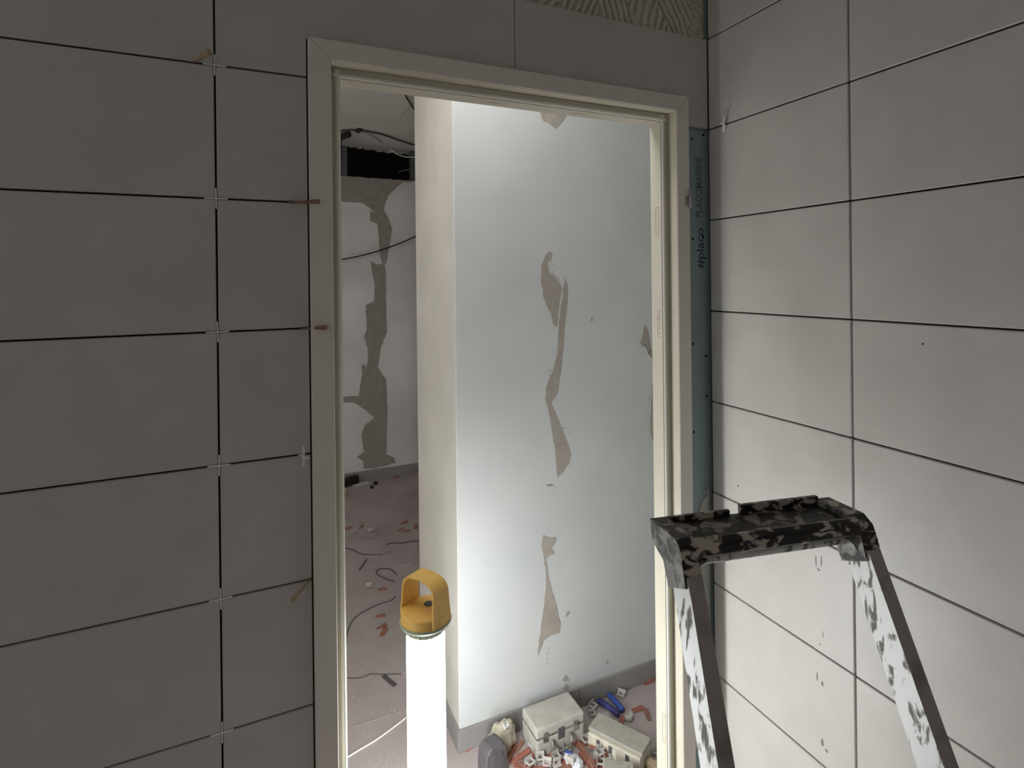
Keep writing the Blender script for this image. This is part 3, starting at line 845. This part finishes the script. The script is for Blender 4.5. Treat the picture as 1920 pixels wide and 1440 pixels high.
a = on_y(541, 378.5, 0.001); b = on_y(598, 381.5, -0.034)
wall_wedge(Vector((a.x, 0.001, joint(2) - 0.001)), Vector((b.x, -0.030, b.z)), 0.008, 0.0085, M['wedge_dark'], (0, 0, 1), 'upper brown plastic wedge in the joint overlapping the door casing')
a = on_y(566, 615.5, 0.001); b = on_y(613, 618.5, -0.034)
wall_wedge(Vector((a.x, 0.001, joint(3) - 0.0005)), Vector((b.x, -0.032, b.z)), 0.008, 0.0092, M['wedge_dark'], (0, 0, 1), 'lower brown plastic wedge in the joint overlapping the door casing')
b = on_y(545, 1123, -0.030)
wall_wedge(Vector((DL - 0.007, 0.001, joint(5))), b, 0.009, 0.0085, M['wedge_tan'], (0.6, -0.2, -0.6), 'tan wedge tilted down from the joint low beside the casing')
b = on_y(395, 103, -0.030)
a = on_y(361, 117, 0.0)
wall_wedge(Vector((a.x, 0.001, joint(1))), b, 0.010, 0.010, M['wedge_tan'], (0.1, -0.4, 0.9), 'dusty wedge pushed in the joint beside the topmost cross spacer')

# adhesive specks and scuffs on the right wall tiles
def tile_bit(name, px, py, w, h, mat, kq, t=0.0006):
    c = on_x(px, py, 0.0)
    n = 9
    pts = []
    for i in range(n):
        a_ = 2 * math.pi * i / n
        k_ = random.uniform(.65, 1.1)
        pts.append((c.y + w * k_ * math.cos(a_), c.z + h * k_ * math.sin(a_)))
    bm = bmesh.new(); add_prism(bm, pts, -t, 0.0, 'x')
    o = done(bm, name, mat, None)
    o.parent = tilesB[kq]; o.matrix_parent_inverse = (Matrix.Translation(tilesB[kq].location) @ tilesB[kq].rotation_euler.to_matrix().to_4x4()).inverted()
    return o
for px, py, w, h, kq in ((1530, 1052, .0016, .013, (5, 0)), (1540, 1052, .0016, .014, (5, 0)), (1535, 1068, .004, .003, (5, 0)), (1543, 1190, .0012, .011, (6, 0)), (1538, 1208, .003, .002, (6, 0)), (1532, 1268, .0014, .012, (6, 0)), (1542, 1282, .003, .006, (6, 0)), (1542, 1392, .003, .011, (7, 0)), (1550, 1408, .004, .004, (7, 0))):
    tile_bit('scuff', px, py, w, h, M['smudge'], kq, 0.0005)
for px, py, r, mat, kq in ((1562, 630, .0022, 'spacer', (3, 0)), (1730, 645, .0016, 'board', (3, 1)), (1384.5, 911, .0018, 'board', (4, 0)), (1352, 90, .0022, 'spacer', (0, 0)), (1498, 607, .0012, 'spacer', (3, 0))):
    tile_bit('adhesive_speck', px, py, r, r, M[mat], kq, 0.0015)

# ------------------------------------------------------------------ case, boxes and clutter on the next room's floor
def local_box(parent, name, lo, hi, mat, bevel=0.0, seg=1, **props):
    bm = bmesh.new(); add_box(bm, lo, hi, bevel, seg)
    return done(bm, name, mat, parent, **props)
# aluminium case
ca = empty('tool_case', (-0.228, 0.530, 0), (0, 0, math.radians(1)), label='dusty beige aluminium tool case with latches against the plinth', category='case')
cw, cdp, ch = 0.094, 0.055, 0.100
local_box(ca, 'body', (-cw, -cdp, 0.002), (cw, cdp, 0.064), M['case'], 0.006, 2)
local_box(ca, 'lid', (-cw, -cdp, 0.0665), (cw, cdp, ch), M['case'], 0.006, 2)
local_box(ca, 'seam_trim', (-cw + 0.001, -cdp + 0.001, 0.062), (cw - 0.001, cdp - 0.001, 0.068), M['case_trim'])
for x_ in (-0.060, 0.058):
    lt = local_box(ca, 'latch', (x_ - 0.009, -cdp - 0.004, 0.050), (x_ + 0.009, -cdp - 0.0002, 0.082), M['case_trim'], 0.001)
    local_box(lt, 'latch_loop', (x_ - 0.006, -cdp - 0.0055, 0.074), (x_ + 0.006, -cdp - 0.004, 0.079), M['steel'])
local_box(ca, 'lock_plate', (-0.012, -cdp - 0.003, 0.042), (0.012, -cdp - 0.0002, 0.080), M['can'], 0.001)
hd = empty('handle', (0, 0, 0)); bpy.data.objects.remove(hd)
tube_obj('handle', [(-0.036, -cdp - 0.003, 0.050), (-0.035, -cdp - 0.016, 0.030), (-0.026, -cdp - 0.018, 0.018), (0.026, -cdp - 0.018, 0.018), (0.035, -cdp - 0.016, 0.030), (0.036, -cdp - 0.003, 0.050)], 0.0042, M['case_trim'], ca, 8, 4)
for x_ in (-cw, cw):
    for y_ in (-cdp, cdp):
        bm = bmesh.new(); add_box(bm, (x_ - 0.012 if x_ > 0 else x_ - 0.0016, y_ - 0.0016 if y_ < 0 else y_ - 0.012, 0.0), (x_ + 0.0016 if x_ > 0 else x_ + 0.012, y_ + 0.012 if y_ < 0 else y_ + 0.0016, 0.018), 0.002)
        done(bm, 'corner_guard', M['case_trim'], ca)
# cream box with grey lid
pb = on_z(1160, 1375, 0.06)
bx = empty('spacer_box', (pb.x, pb.y, 0), (0, 0, math.radians(-60)), label='long cream box with a dusty grey lid right of the tool case', category='box')
local_box(bx, 'body', (-0.095, -0.044, 0.0), (0.095, 0.044, 0.048), M['box_body'], 0.004, 2)
local_box(bx, 'lid', (-0.098, -0.034, 0.0485), (0.098, 0.046, 0.060), M['box_lid'], 0.003, 2)
for x_ in (-0.055, -0.01, 0.05):
    local_box(bx, 'catch', (x_ - 0.006, -0.047, 0.020), (x_ + 0.006, -0.0435, 0.042), M['can'], 0.001)
# lower grey tray box, cut by the bottom of the picture
pc = on_z(1160, 1452, 0.05)
tb = empty('rounded_box', (pc.x, pc.y, 0), (0, 0, math.radians(-35)), label='dusty grey box with rounded corners in front of the cream box', category='box')
local_box(tb, 'body', (-0.050, -0.055, 0.0), (0.050, 0.055, 0.040), M['case'], 0.010, 3)
local_box(tb, 'lid', (-0.048, -0.053, 0.0405), (0.048, 0.053, 0.052), M['box_lid'], 0.004, 2)
local_box(tb, 'raised_panel', (-0.030, -0.034, 0.0522), (0.030, 0.034, 0.0545), M['box_lid'], 0.001)
# dark plastic can
pk = on_z(918, 1440, 0.0)
cn = empty('plastic_can', (-0.474, 0.488, 0), (0, 0, math.radians(14)), label='dark grey plastic can with a recessed panel below the crumpled sack', category='can')
bm = bmesh.new()
outl_c = [(-0.042, 0.0), (0.042, 0.0), (0.045, 0.07), (0.040, 0.105), (0.024, 0.122), (-0.024, 0.122), (-0.040, 0.105), (-0.045, 0.07)]
add_prism(bm, outl_c, -0.026, 0.026, 'y', 0.004); done(bm, 'body', M['can'], cn)
bm = bmesh.new(); add_prism(bm, [(-0.026, 0.030), (0.026, 0.030), (0.028, 0.075), (0.016, 0.096), (-0.016, 0.096), (-0.028, 0.075)], -0.0285, -0.0262, 'y', 0.0008); done(bm, 'panel', M['can'], cn)
bm = bmesh.new(); add_prism(bm, [(-0.012, 0.060), (0.012, 0.060), (0.010, 0.082), (-0.010, 0.082)], -0.0300, -0.0287, 'y'); done(bm, 'badge', M['can'], cn)
cn.scale = (0.95, 1.0, 0.90)
# crumpled sack
def blob(name, mat, dims, amp, seed, parent=None, fq=3.0):
    bm = bmesh.new()
    bmesh.ops.create_icosphere(bm, subdivisions=4, radius=1.0)
    for v_ in bm.verts:
        n_ = noise.noise(v_.co * fq + Vector((seed, 0, 0))) + 0.5 * abs(noise.noise(v_.co * fq * 2.3 + Vector((0, seed, 0))))
        v_.co = Vector((v_.co.x * dims[0], v_.co.y * dims[1], v_.co.z * dims[2])) * (1 + amp * n_)
        v_.co.z = max(v_.co.z, -dims[2] * 0.75)
    return done(bm, name, mat, parent, smooth=True)
sk = empty('paper_sack', (-0.410, 0.560, 0.0), (0, 0, 0.3), label='crumpled cream paper sack with a white label between can and tool case', category='sack')
o = blob('sack_body', M['sack'], (0.050, 0.030, 0.054), 0.30, 3.3, sk); o.location = (0, 0, 0.040)
lb = local_box(sk, 'label', (-0.020, -0.006, 0.090), (0.006, 0.010, 0.1005), M['label'], label='white label with black print')
lb.rotation_euler = (0.5, 0.1, 0.2); lb.location = (-0.004, 0.030, 0.003)
# levelling pliers with blue grips
pr = empty('levelling_pliers', (0, 0, 0), label='tile levelling pliers with two blue grips lying behind the cream box', category='pliers')
def grip(name, a_, b_, r, mat, par):
    bm = bmesh.new(); A_, B_ = Vector(a_), Vector(b_)
    d_ = B_ - A_
    pts = [A_, A_ + d_ * 0.3 + Vector((0, 0, 0.003)), A_ + d_ * 0.7 + Vector((0, 0, 0.003)), B_]
    add_tube(bm, pts, r, 10, 4)
    return done(bm, name, mat, par, smooth=True)
A1, A2 = on_z(1122, 1314, 0.014), on_z(1160, 1340, 0.014)
B1, B2 = on_z(1142, 1303, 0.014), on_z(1168, 1332, 0.014)
HDp = on_z(1181, 1343, 0.014)
pr.location = (A2.x, A2.y, 0)
for o in (grip('grip', A1 - pr.location, A2 - pr.location, 0.0105, M['navy'], pr), grip('grip', B1 - pr.location, B2 - pr.location, 0.0100, M['blue'], pr)):
    pass
hq = HDp - pr.location
bm = bmesh.new(); add_prism(bm, [(hq.x - 0.022, hq.y - 0.004), (hq.x - 0.004, hq.y - 0.014), (hq.x + 0.012, hq.y - 0.002), (hq.x + 0.016, hq.y + 0.012), (hq.x + 0.010, hq.y + 0.014), (hq.x, hq.y + 0.002), (hq.x - 0.016, hq.y + 0.010)], 0.008, 0.018, 'z', 0.0008); done(bm, 'jaw', M['clip'], pr)
# blue and white bag of spacers
q = on_z(1075, 1425, 0.015)
bg = empty('spacer_bag', (q.x, q.y, 0), (0, 0, 0.4), label='small white plastic bag with blue print in front of the tool case', category='bag')
o = blob('bag_film', M['bag'], (0.022, 0.034, 0.016), 0.22, 9.1, bg, 2.4); o.location = (0, 0, 0.013)
o = blob('blue_print', M['blue'], (0.0135, 0.018, 0.0165), 0.22, 9.1, bg, 2.4); o.location = (0.002, 0.016, 0.0145)

# wedges and clips strewn about
WM = [wedge_mesh(0.052, 0.021, 0.0085, M['wedge']), wedge_mesh(0.044, 0.019, 0.008, M['wedge']), wedge_mesh(0.048, 0.015, 0.009, M['wedge_dark'])]
def clip_mesh():
    bm = bmesh.new()
    add_box(bm, (-0.015, -0.011, 0.0), (0.015, 0.011, 0.0016))
    add_box(bm, (-0.014, -0.0011, 0.0016), (-0.008, 0.0011, 0.024))
    add_box(bm, (0.008, -0.0011, 0.0016), (0.014, 0.0011, 0.024))
    add_box(bm, (-0.008, -0.0011, 0.018), (0.008, 0.0011, 0.024))
    bmesh.ops.recalc_face_normals(bm, faces=bm.faces)
    me = bpy.data.meshes.new('levelling_clip'); bm.to_mesh(me); bm.free(); me.materials.append(M['clip'])
    return me
CM = clip_mesh()
def drop_wedge(px, py, z, ang, k, label, group=None, tilt=0.0):
    p_ = on_z(px, py, z)
    o = link('plastic_wedge', WM[k % 3])
    o.location = p_; o.rotation_euler = (random.uniform(-.12, .12) if z > 0.004 else 0, tilt, ang)
    o.location -= Vector((math.cos(ang), math.sin(ang), 0)) * 0.025
    o.location.z = z + 0.0004
    o['label'] = label; o['category'] = 'wedge'
    if group: o['group'] = group
def drop_clip(px, py, z, ang, flat, label, group=None):
    p_ = on_z(px, py, z)
    o = link('levelling_clip', CM)
    o.location = (p_.x, p_.y, z + (0.0112 if flat else 0.0003))
    o.rotation_euler = (math.pi / 2 if flat else 0, 0, ang)
    o['label'] = label; o['category'] = 'clip'
    if group: o['group'] = group
D = math.radians
single = [
    (882, 1401, 0.0, D(10), 0, 'red-brown wedge alone on the floor left of the dark can'),
    (1215, 1279, 0.0, D(4), 0, 'red-brown wedge farthest back by the door jamb'),
    (1197, 1331, 0.0, D(-8), 1, 'red-brown wedge beside the pliers jaw'),
    (1214, 1342, 0.0, D(70), 2, 'brown wedge with a dark tip right of the pliers jaw'),
    (1166, 1352, 0.0, D(30), 1, 'red-brown wedge end behind the cream box'),
    (1212, 1398, 0.0, D(48), 0, 'red-brown wedge lying at the right end of the cream box'),
]
for px, py, z, a_, k, lab in single:
    drop_wedge(px, py, z, a_, k, lab)
pile = [(973, 1402, 0.0, 35), (984, 1413, 0.009, 10), (968, 1424, 0.0, 8), (985, 1436, 0.009, -55), (1018, 1421, 0.0, 70), (1040, 1413, 0.0, -10), (1022, 1436, 0.009, 20), (1052, 1434, 0.0, 12), (1063, 1440, 0.010, 2), (1088, 1402, 0.0, 100), (1098, 1412, 0.010, 95), (1104, 1393, 0.0, -15), (1118, 1400, 0.010, -25), (1127, 1408, 0.0, -20), (1103, 1432, 0.0, 88), (1113, 1438, 0.011, 92), (1122, 1436, 0.0, 84), (1002, 1442, 0.0, -62), (958, 1412, 0.0, 40), (1036, 1425, 0.011, 80), (1134, 1416, 0.012, 30), (976, 1440, 0.0, -58), (1046, 1442, 0.0, 5), (1090, 1424, 0.0, 60), (1000, 1416, 0.0, 25)]
ORD = ('leftmost', 'second', 'third', 'fourth', 'fifth', 'sixth', 'seventh', 'eighth', 'ninth', 'tenth', 'eleventh', 'twelfth', 'thirteenth', 'fourteenth', 'fifteenth', 'sixteenth', 'seventeenth', 'eighteenth', 'nineteenth', 'twentieth', 'twenty-first', 'twenty-second', 'twenty-third', 'twenty-fourth', 'twenty-fifth')
def place_name(i, n): return 'leftmost' if i == 0 else ('rightmost' if i == n - 1 else ORD[i] + ' from left')
pile.sort()
for i, (px, py, z, a_) in enumerate(pile):
    drop_wedge(px, py, z, D(a_), i, '%s wedge in the pile before the tool case, %s' % ('brown' if i % 3 == 2 else 'red-brown', place_name(i, len(pile))), 'wedges piled before the tool case', tilt=random.uniform(-.08, .08) if z else 0)
clips = [(1000, 1401, 0.012, 40, 1), (1012, 1420, 0.010, -20, 1), (1040, 1420, 0.016, 10, 1), (1056, 1412, 0.0, 60, 1), (1068, 1432, 0.018, 120, 1), (1120, 1412, 0.020, 10, 1), (1131, 1424, 0.006, 75, 1), (990, 1430, 0.018, 15, 1), (1026, 1431, 0.018, -35, 1), (1120, 1432, 0.012, 50, 1), (1096, 1388, 0.0, 0, 1), (994, 1408, 0.0, 100, 1), (1008, 1434, 0.0, 30, 0), (1044, 1434, 0.012, 0, 0), (1128, 1400, 0.018, -40, 1), (1035, 1404, 0.0, 20, 1)]
clips.sort()
for i, (px, py, z, a_, fl) in enumerate(clips):
    drop_clip(px, py, z, D(a_), fl, 'dusty white clip in the pile before the tool case, ' + place_name(i, len(clips)), 'clips piled before the tool case')
for px, py, z, a_, fl, lab in ((1108, 1325, 0.0, 20, 1, 'white levelling clip between the pliers and the tool case'), (1104, 1342, 0.0, 75, 1, 'white levelling clip at the right side of the tool case'), (1228, 1412, 0.0, 20, 1, 'white levelling clip beside the foot of the door jamb'), (1166, 1302, 0.0, -50, 1, 'grey-white clip behind the blue grips')):
    drop_clip(px, py, z, D(a_), fl, lab)
# far floor
for i, (px, py, a_, lab) in enumerate(((742, 896, 25, 'dark red wedge lying nearest the far plinth'), (653, 991, 4, 'dark red wedge far back beside the left casing'), (677, 989, 60, 'dark red wedge standing right of its neighbour by the left casing'), (757, 981, 20, 'upper wedge of the dark red trio near the middle wall'), (752, 994, -12, 'middle wedge of the dark red trio near the middle wall'), (762, 997, -8, 'lowest wedge of the dark red trio near the middle wall'), (779, 989, 70, 'dark wedge touching the edge of the middle wall'), (714, 1156, -18, 'red wedge on the floor left of the yellow lamp handle'), (716, 1176, 8, 'upper of two crossed red wedges left of the glowing tube'), (719, 1187, 60, 'lower of two crossed red wedges left of the glowing tube'), (717, 1106, -20, 'brown wedge beside the looped cord'))):
    drop_wedge(px, py, 0.0, D(a_), i, lab)
for i, (px, py, a_, lab) in enumerate(((662, 999, 30, 'pale clip far back among the dark red wedges'), (694, 996, 10, 'small white clip left of the curled cord'), (722, 1035, 80, 'white clip standing at the end of the looped cord'), (691, 1100, 10, 'white clip lying left of the lamp handle'), (674, 980, 40, 'pale clip behind the wedges by the left casing'))):
    drop_clip(px, py, 0.0, D(a_), 1, lab)
def floor_cord(name, pts, r, mat, label, cat='cord'):
    P = [on_z(x_, y_, r) for x_, y_ in pts]
    return tube_obj(name, P, r, mat, None, 6, 5, label=label, category=cat)
k7 = lambda pts: cr(pts, 10.29, 630, 980)
floor_cord('loose_cable', k7([(40, 640), (110, 650), (300, 682), (480, 672), (650, 650), (900, 640), (1080, 672), (1200, 730), (1300, 800), (1480, 805)]), 0.0032, M['cord'], 'pale cord running across the floor in front of the white clip')
floor_cord('looped_cable', k7([(150, 450), (280, 385), (400, 365), (600, 358), (800, 380), (930, 440), (1000, 560), (1030, 610)]), 0.0032, M['cord'], 'grey cord arching over the floor behind the pale cord')
floor_cord('dark_cable', k7([(60, 460), (200, 490), (330, 530), (480, 600), (700, 625), (900, 620)]), 0.0026, M['cord_dark'], 'dark cord crossing between the grey and pale cords')
floor_cord('curled_strap', k7([(1120, 1140), (900, 1060), (775, 965), (850, 890), (1000, 890), (1080, 920), (1180, 1010)]), 0.0028, M['cord_dark'], 'dark curled strap left of the lamp handle', 'strap')
floor_cord('cable_offcut', k7([(590, 700), (530, 800), (450, 910)]), 0.0035, M['cord_dark'], 'short dark cable offcut below the pale cord', 'cable')
floor_cord('curled_cable', k7([(780, 250), (800, 210), (860, 170), (960, 155), (1060, 160)]), 0.0030, M['cord'], 'short pale curled cord left of the dark red trio')
floor_cord('back_cable', k7([(980, 420), (1100, 390), (1250, 395), (1400, 370), (1600, 350)]), 0.0030, M['cord_dark'], 'dark cord reaching towards the edge of the middle wall')
floor_cord('thin_cable', cr([(80, 1310), (120, 1150), (180, 1060), (330, 980), (400, 960), (440, 930)], 3.6, 620, 860), 0.0022, M['cord_dark'], 'thin brown cord curving from the left casing to the lamp')
floor_cord('grey_string', cr([(60, 1010), (160, 950), (300, 910), (560, 820), (750, 760), (860, 720)], 6.54, 630, 1220), 0.0018, M['cord'], 'grey string on the near floor left of the lamp', 'string')
floor_cord('white_strap', cr([(40, 1370), (300, 1210), (500, 1090), (760, 900), (860, 820)], 6.54, 630, 1220), 0.0028, M['spacer'], 'pale straight strap on the near floor left of the lamp', 'strap')
floor_cord('upper_string', cr([(60, 330), (280, 335), (430, 285), (530, 290), (800, 285)], 6.54, 630, 1220), 0.0016, M['cord_dark'], 'thin dark string above the blue-grey strip', 'string')
a, b = on_z(719, 1266, 0.004), on_z(741, 1285, 0.004)
bm = bmesh.new(); L_ = (b - a).length; add_box(bm, (0, -0.009, 0), (L_, 0.009, 0.004), 0.0008)
add_box(bm, (L_ * 0.1, -0.003, 0.004), (L_ * 0.9, 0.003, 0.0055))
o = done(bm, 'plastic_strip', M['can'], None, label='short blue-grey plastic strip on the near floor left of the lamp', category='strip')
o.location = (a.x, a.y, 0.0003); o.rotation_euler = (0, 0, math.atan2(b.y - a.y, b.x - a.x))
# lengths lying by the far plinth
tp = on_z(634, 926, 0.02)
tr = empty('tape_roll', (tp.x, tp.y, 0.0), label='yellowish tape roll at the far floor edge of the left casing', category='tape')
tr.rotation_euler = (0, 0, -0.4)
bm = bmesh.new(); add_lathe(bm, [(0.040, 0), (0.064, 0), (0.064, 0.045), (0.040, 0.045), (0.040, 0)], 28, cap=False); done(bm, 'tape', M['tape'], tr)
bm = bmesh.new(); add_lathe(bm, [(0.036, 0.001), (0.0398, 0.001), (0.0398, 0.044), (0.036, 0.044), (0.036, 0.001)], 28, cap=False); done(bm, 'core', M['tape_core'], tr)
a = on_z(652, 906, 0.03)
hb = empty('angle_grinder', (a.x, a.y + 0.02, 0), (0, 0, 0.5), label='black power tool body behind the tape roll', category='tool')
bm = bmesh.new(); add_tube(bm, [(-0.10, 0, 0.035), (0, 0, 0.037), (0.06, 0, 0.034)], 0.032, 12, 3); done(bm, 'body', M['dark'], hb, smooth=True)
bm = bmesh.new(); add_lathe(bm, [(0.028, 0.0), (0.030, 0.03), (0.024, 0.06)], 16); done(bm, 'head', M['dark'], hb, loc=(0.075, 0, 0))
a, b = on_z(661, 911.5, 0.006), on_z(690, 904, 0.006)
L_ = (b - a).length
ru = empty('folding_rule', (a.x, a.y, 0), (0, 0, math.atan2(b.y - a.y, b.x - a.x)), label='white folding rule lying before the far plinth', category='ruler')
local_box(ru, 'rule_leaf', (0, -0.014, 0.0), (L_, -0.004, 0.010), M['rule'], 0.0008)
local_box(ru, 'rule_leaf', (0.01, 0.006, 0.0), (L_ * 1.02, 0.016, 0.010), M['rule'], 0.0008)
for px, py, w_, nm, lab in ((704, 905.5, 0.018, 'plastic_plug', 'dark plastic plug right of the folding rule'), (697, 912.5, 0.014, 'plastic_ring', 'small dark ring in front of the folding rule')):
    a = on_z(px, py, 0.01)
    bm = bmesh.new(); add_lathe(bm, [(w_ * 0.6, 0), (w_, 0.0), (w_, 0.016), (w_ * 0.6, 0.016), (w_ * 0.6, 0)], 14, cap=False)
    done(bm, nm, M['dark'], None, loc=(a.x, a.y, 0.0), label=lab, category='plug' if 'plug' in nm else 'ring')
# tan block by the jamb foot, cut by the bottom of the picture
a = on_z(1226, 1434, 0.02)
bk = local_box(None, 'wood_offcut', (-0.013, -0.03, 0), (0.013, 0.03, 0.022), M['wedge_tan'], 0.0015, label='tan wooden offcut at the foot of the right door jamb', category='offcut')
bk.location = (a.x, a.y + 0.012, 0.0003); bk.rotation_euler = (0, 0, 0.3)

# grit on the floor
bm = bmesh.new()
for _ in range(900):
    if random.random() < 0.6:
        px, py = random.uniform(640, 760), random.uniform(930, 1440)
    else:
        px, py = random.uniform(870, 1230), random.uniform(1290, 1440)
    p_ = on_z(px, py, 0.0)
    if p_.y > MY - 0.02 and p_.x > MX - 0.02: continue
    r_ = random.uniform(0.0008, 0.0028)
    vs = [bm.verts.new((p_.x + r_ * math.cos(t_), p_.y + r_ * math.sin(t_), 0.0)) for t_ in (0, 2.1, 4.2)]
    ap = bm.verts.new((p_.x, p_.y, r_ * 0.9))
    for i in range(3): bm.faces.new((vs[i], vs[(i + 1) % 3], ap))
done(bm, 'floor_grit', M['smear'], floor, kind='stuff', label='pale crumbs of plaster')
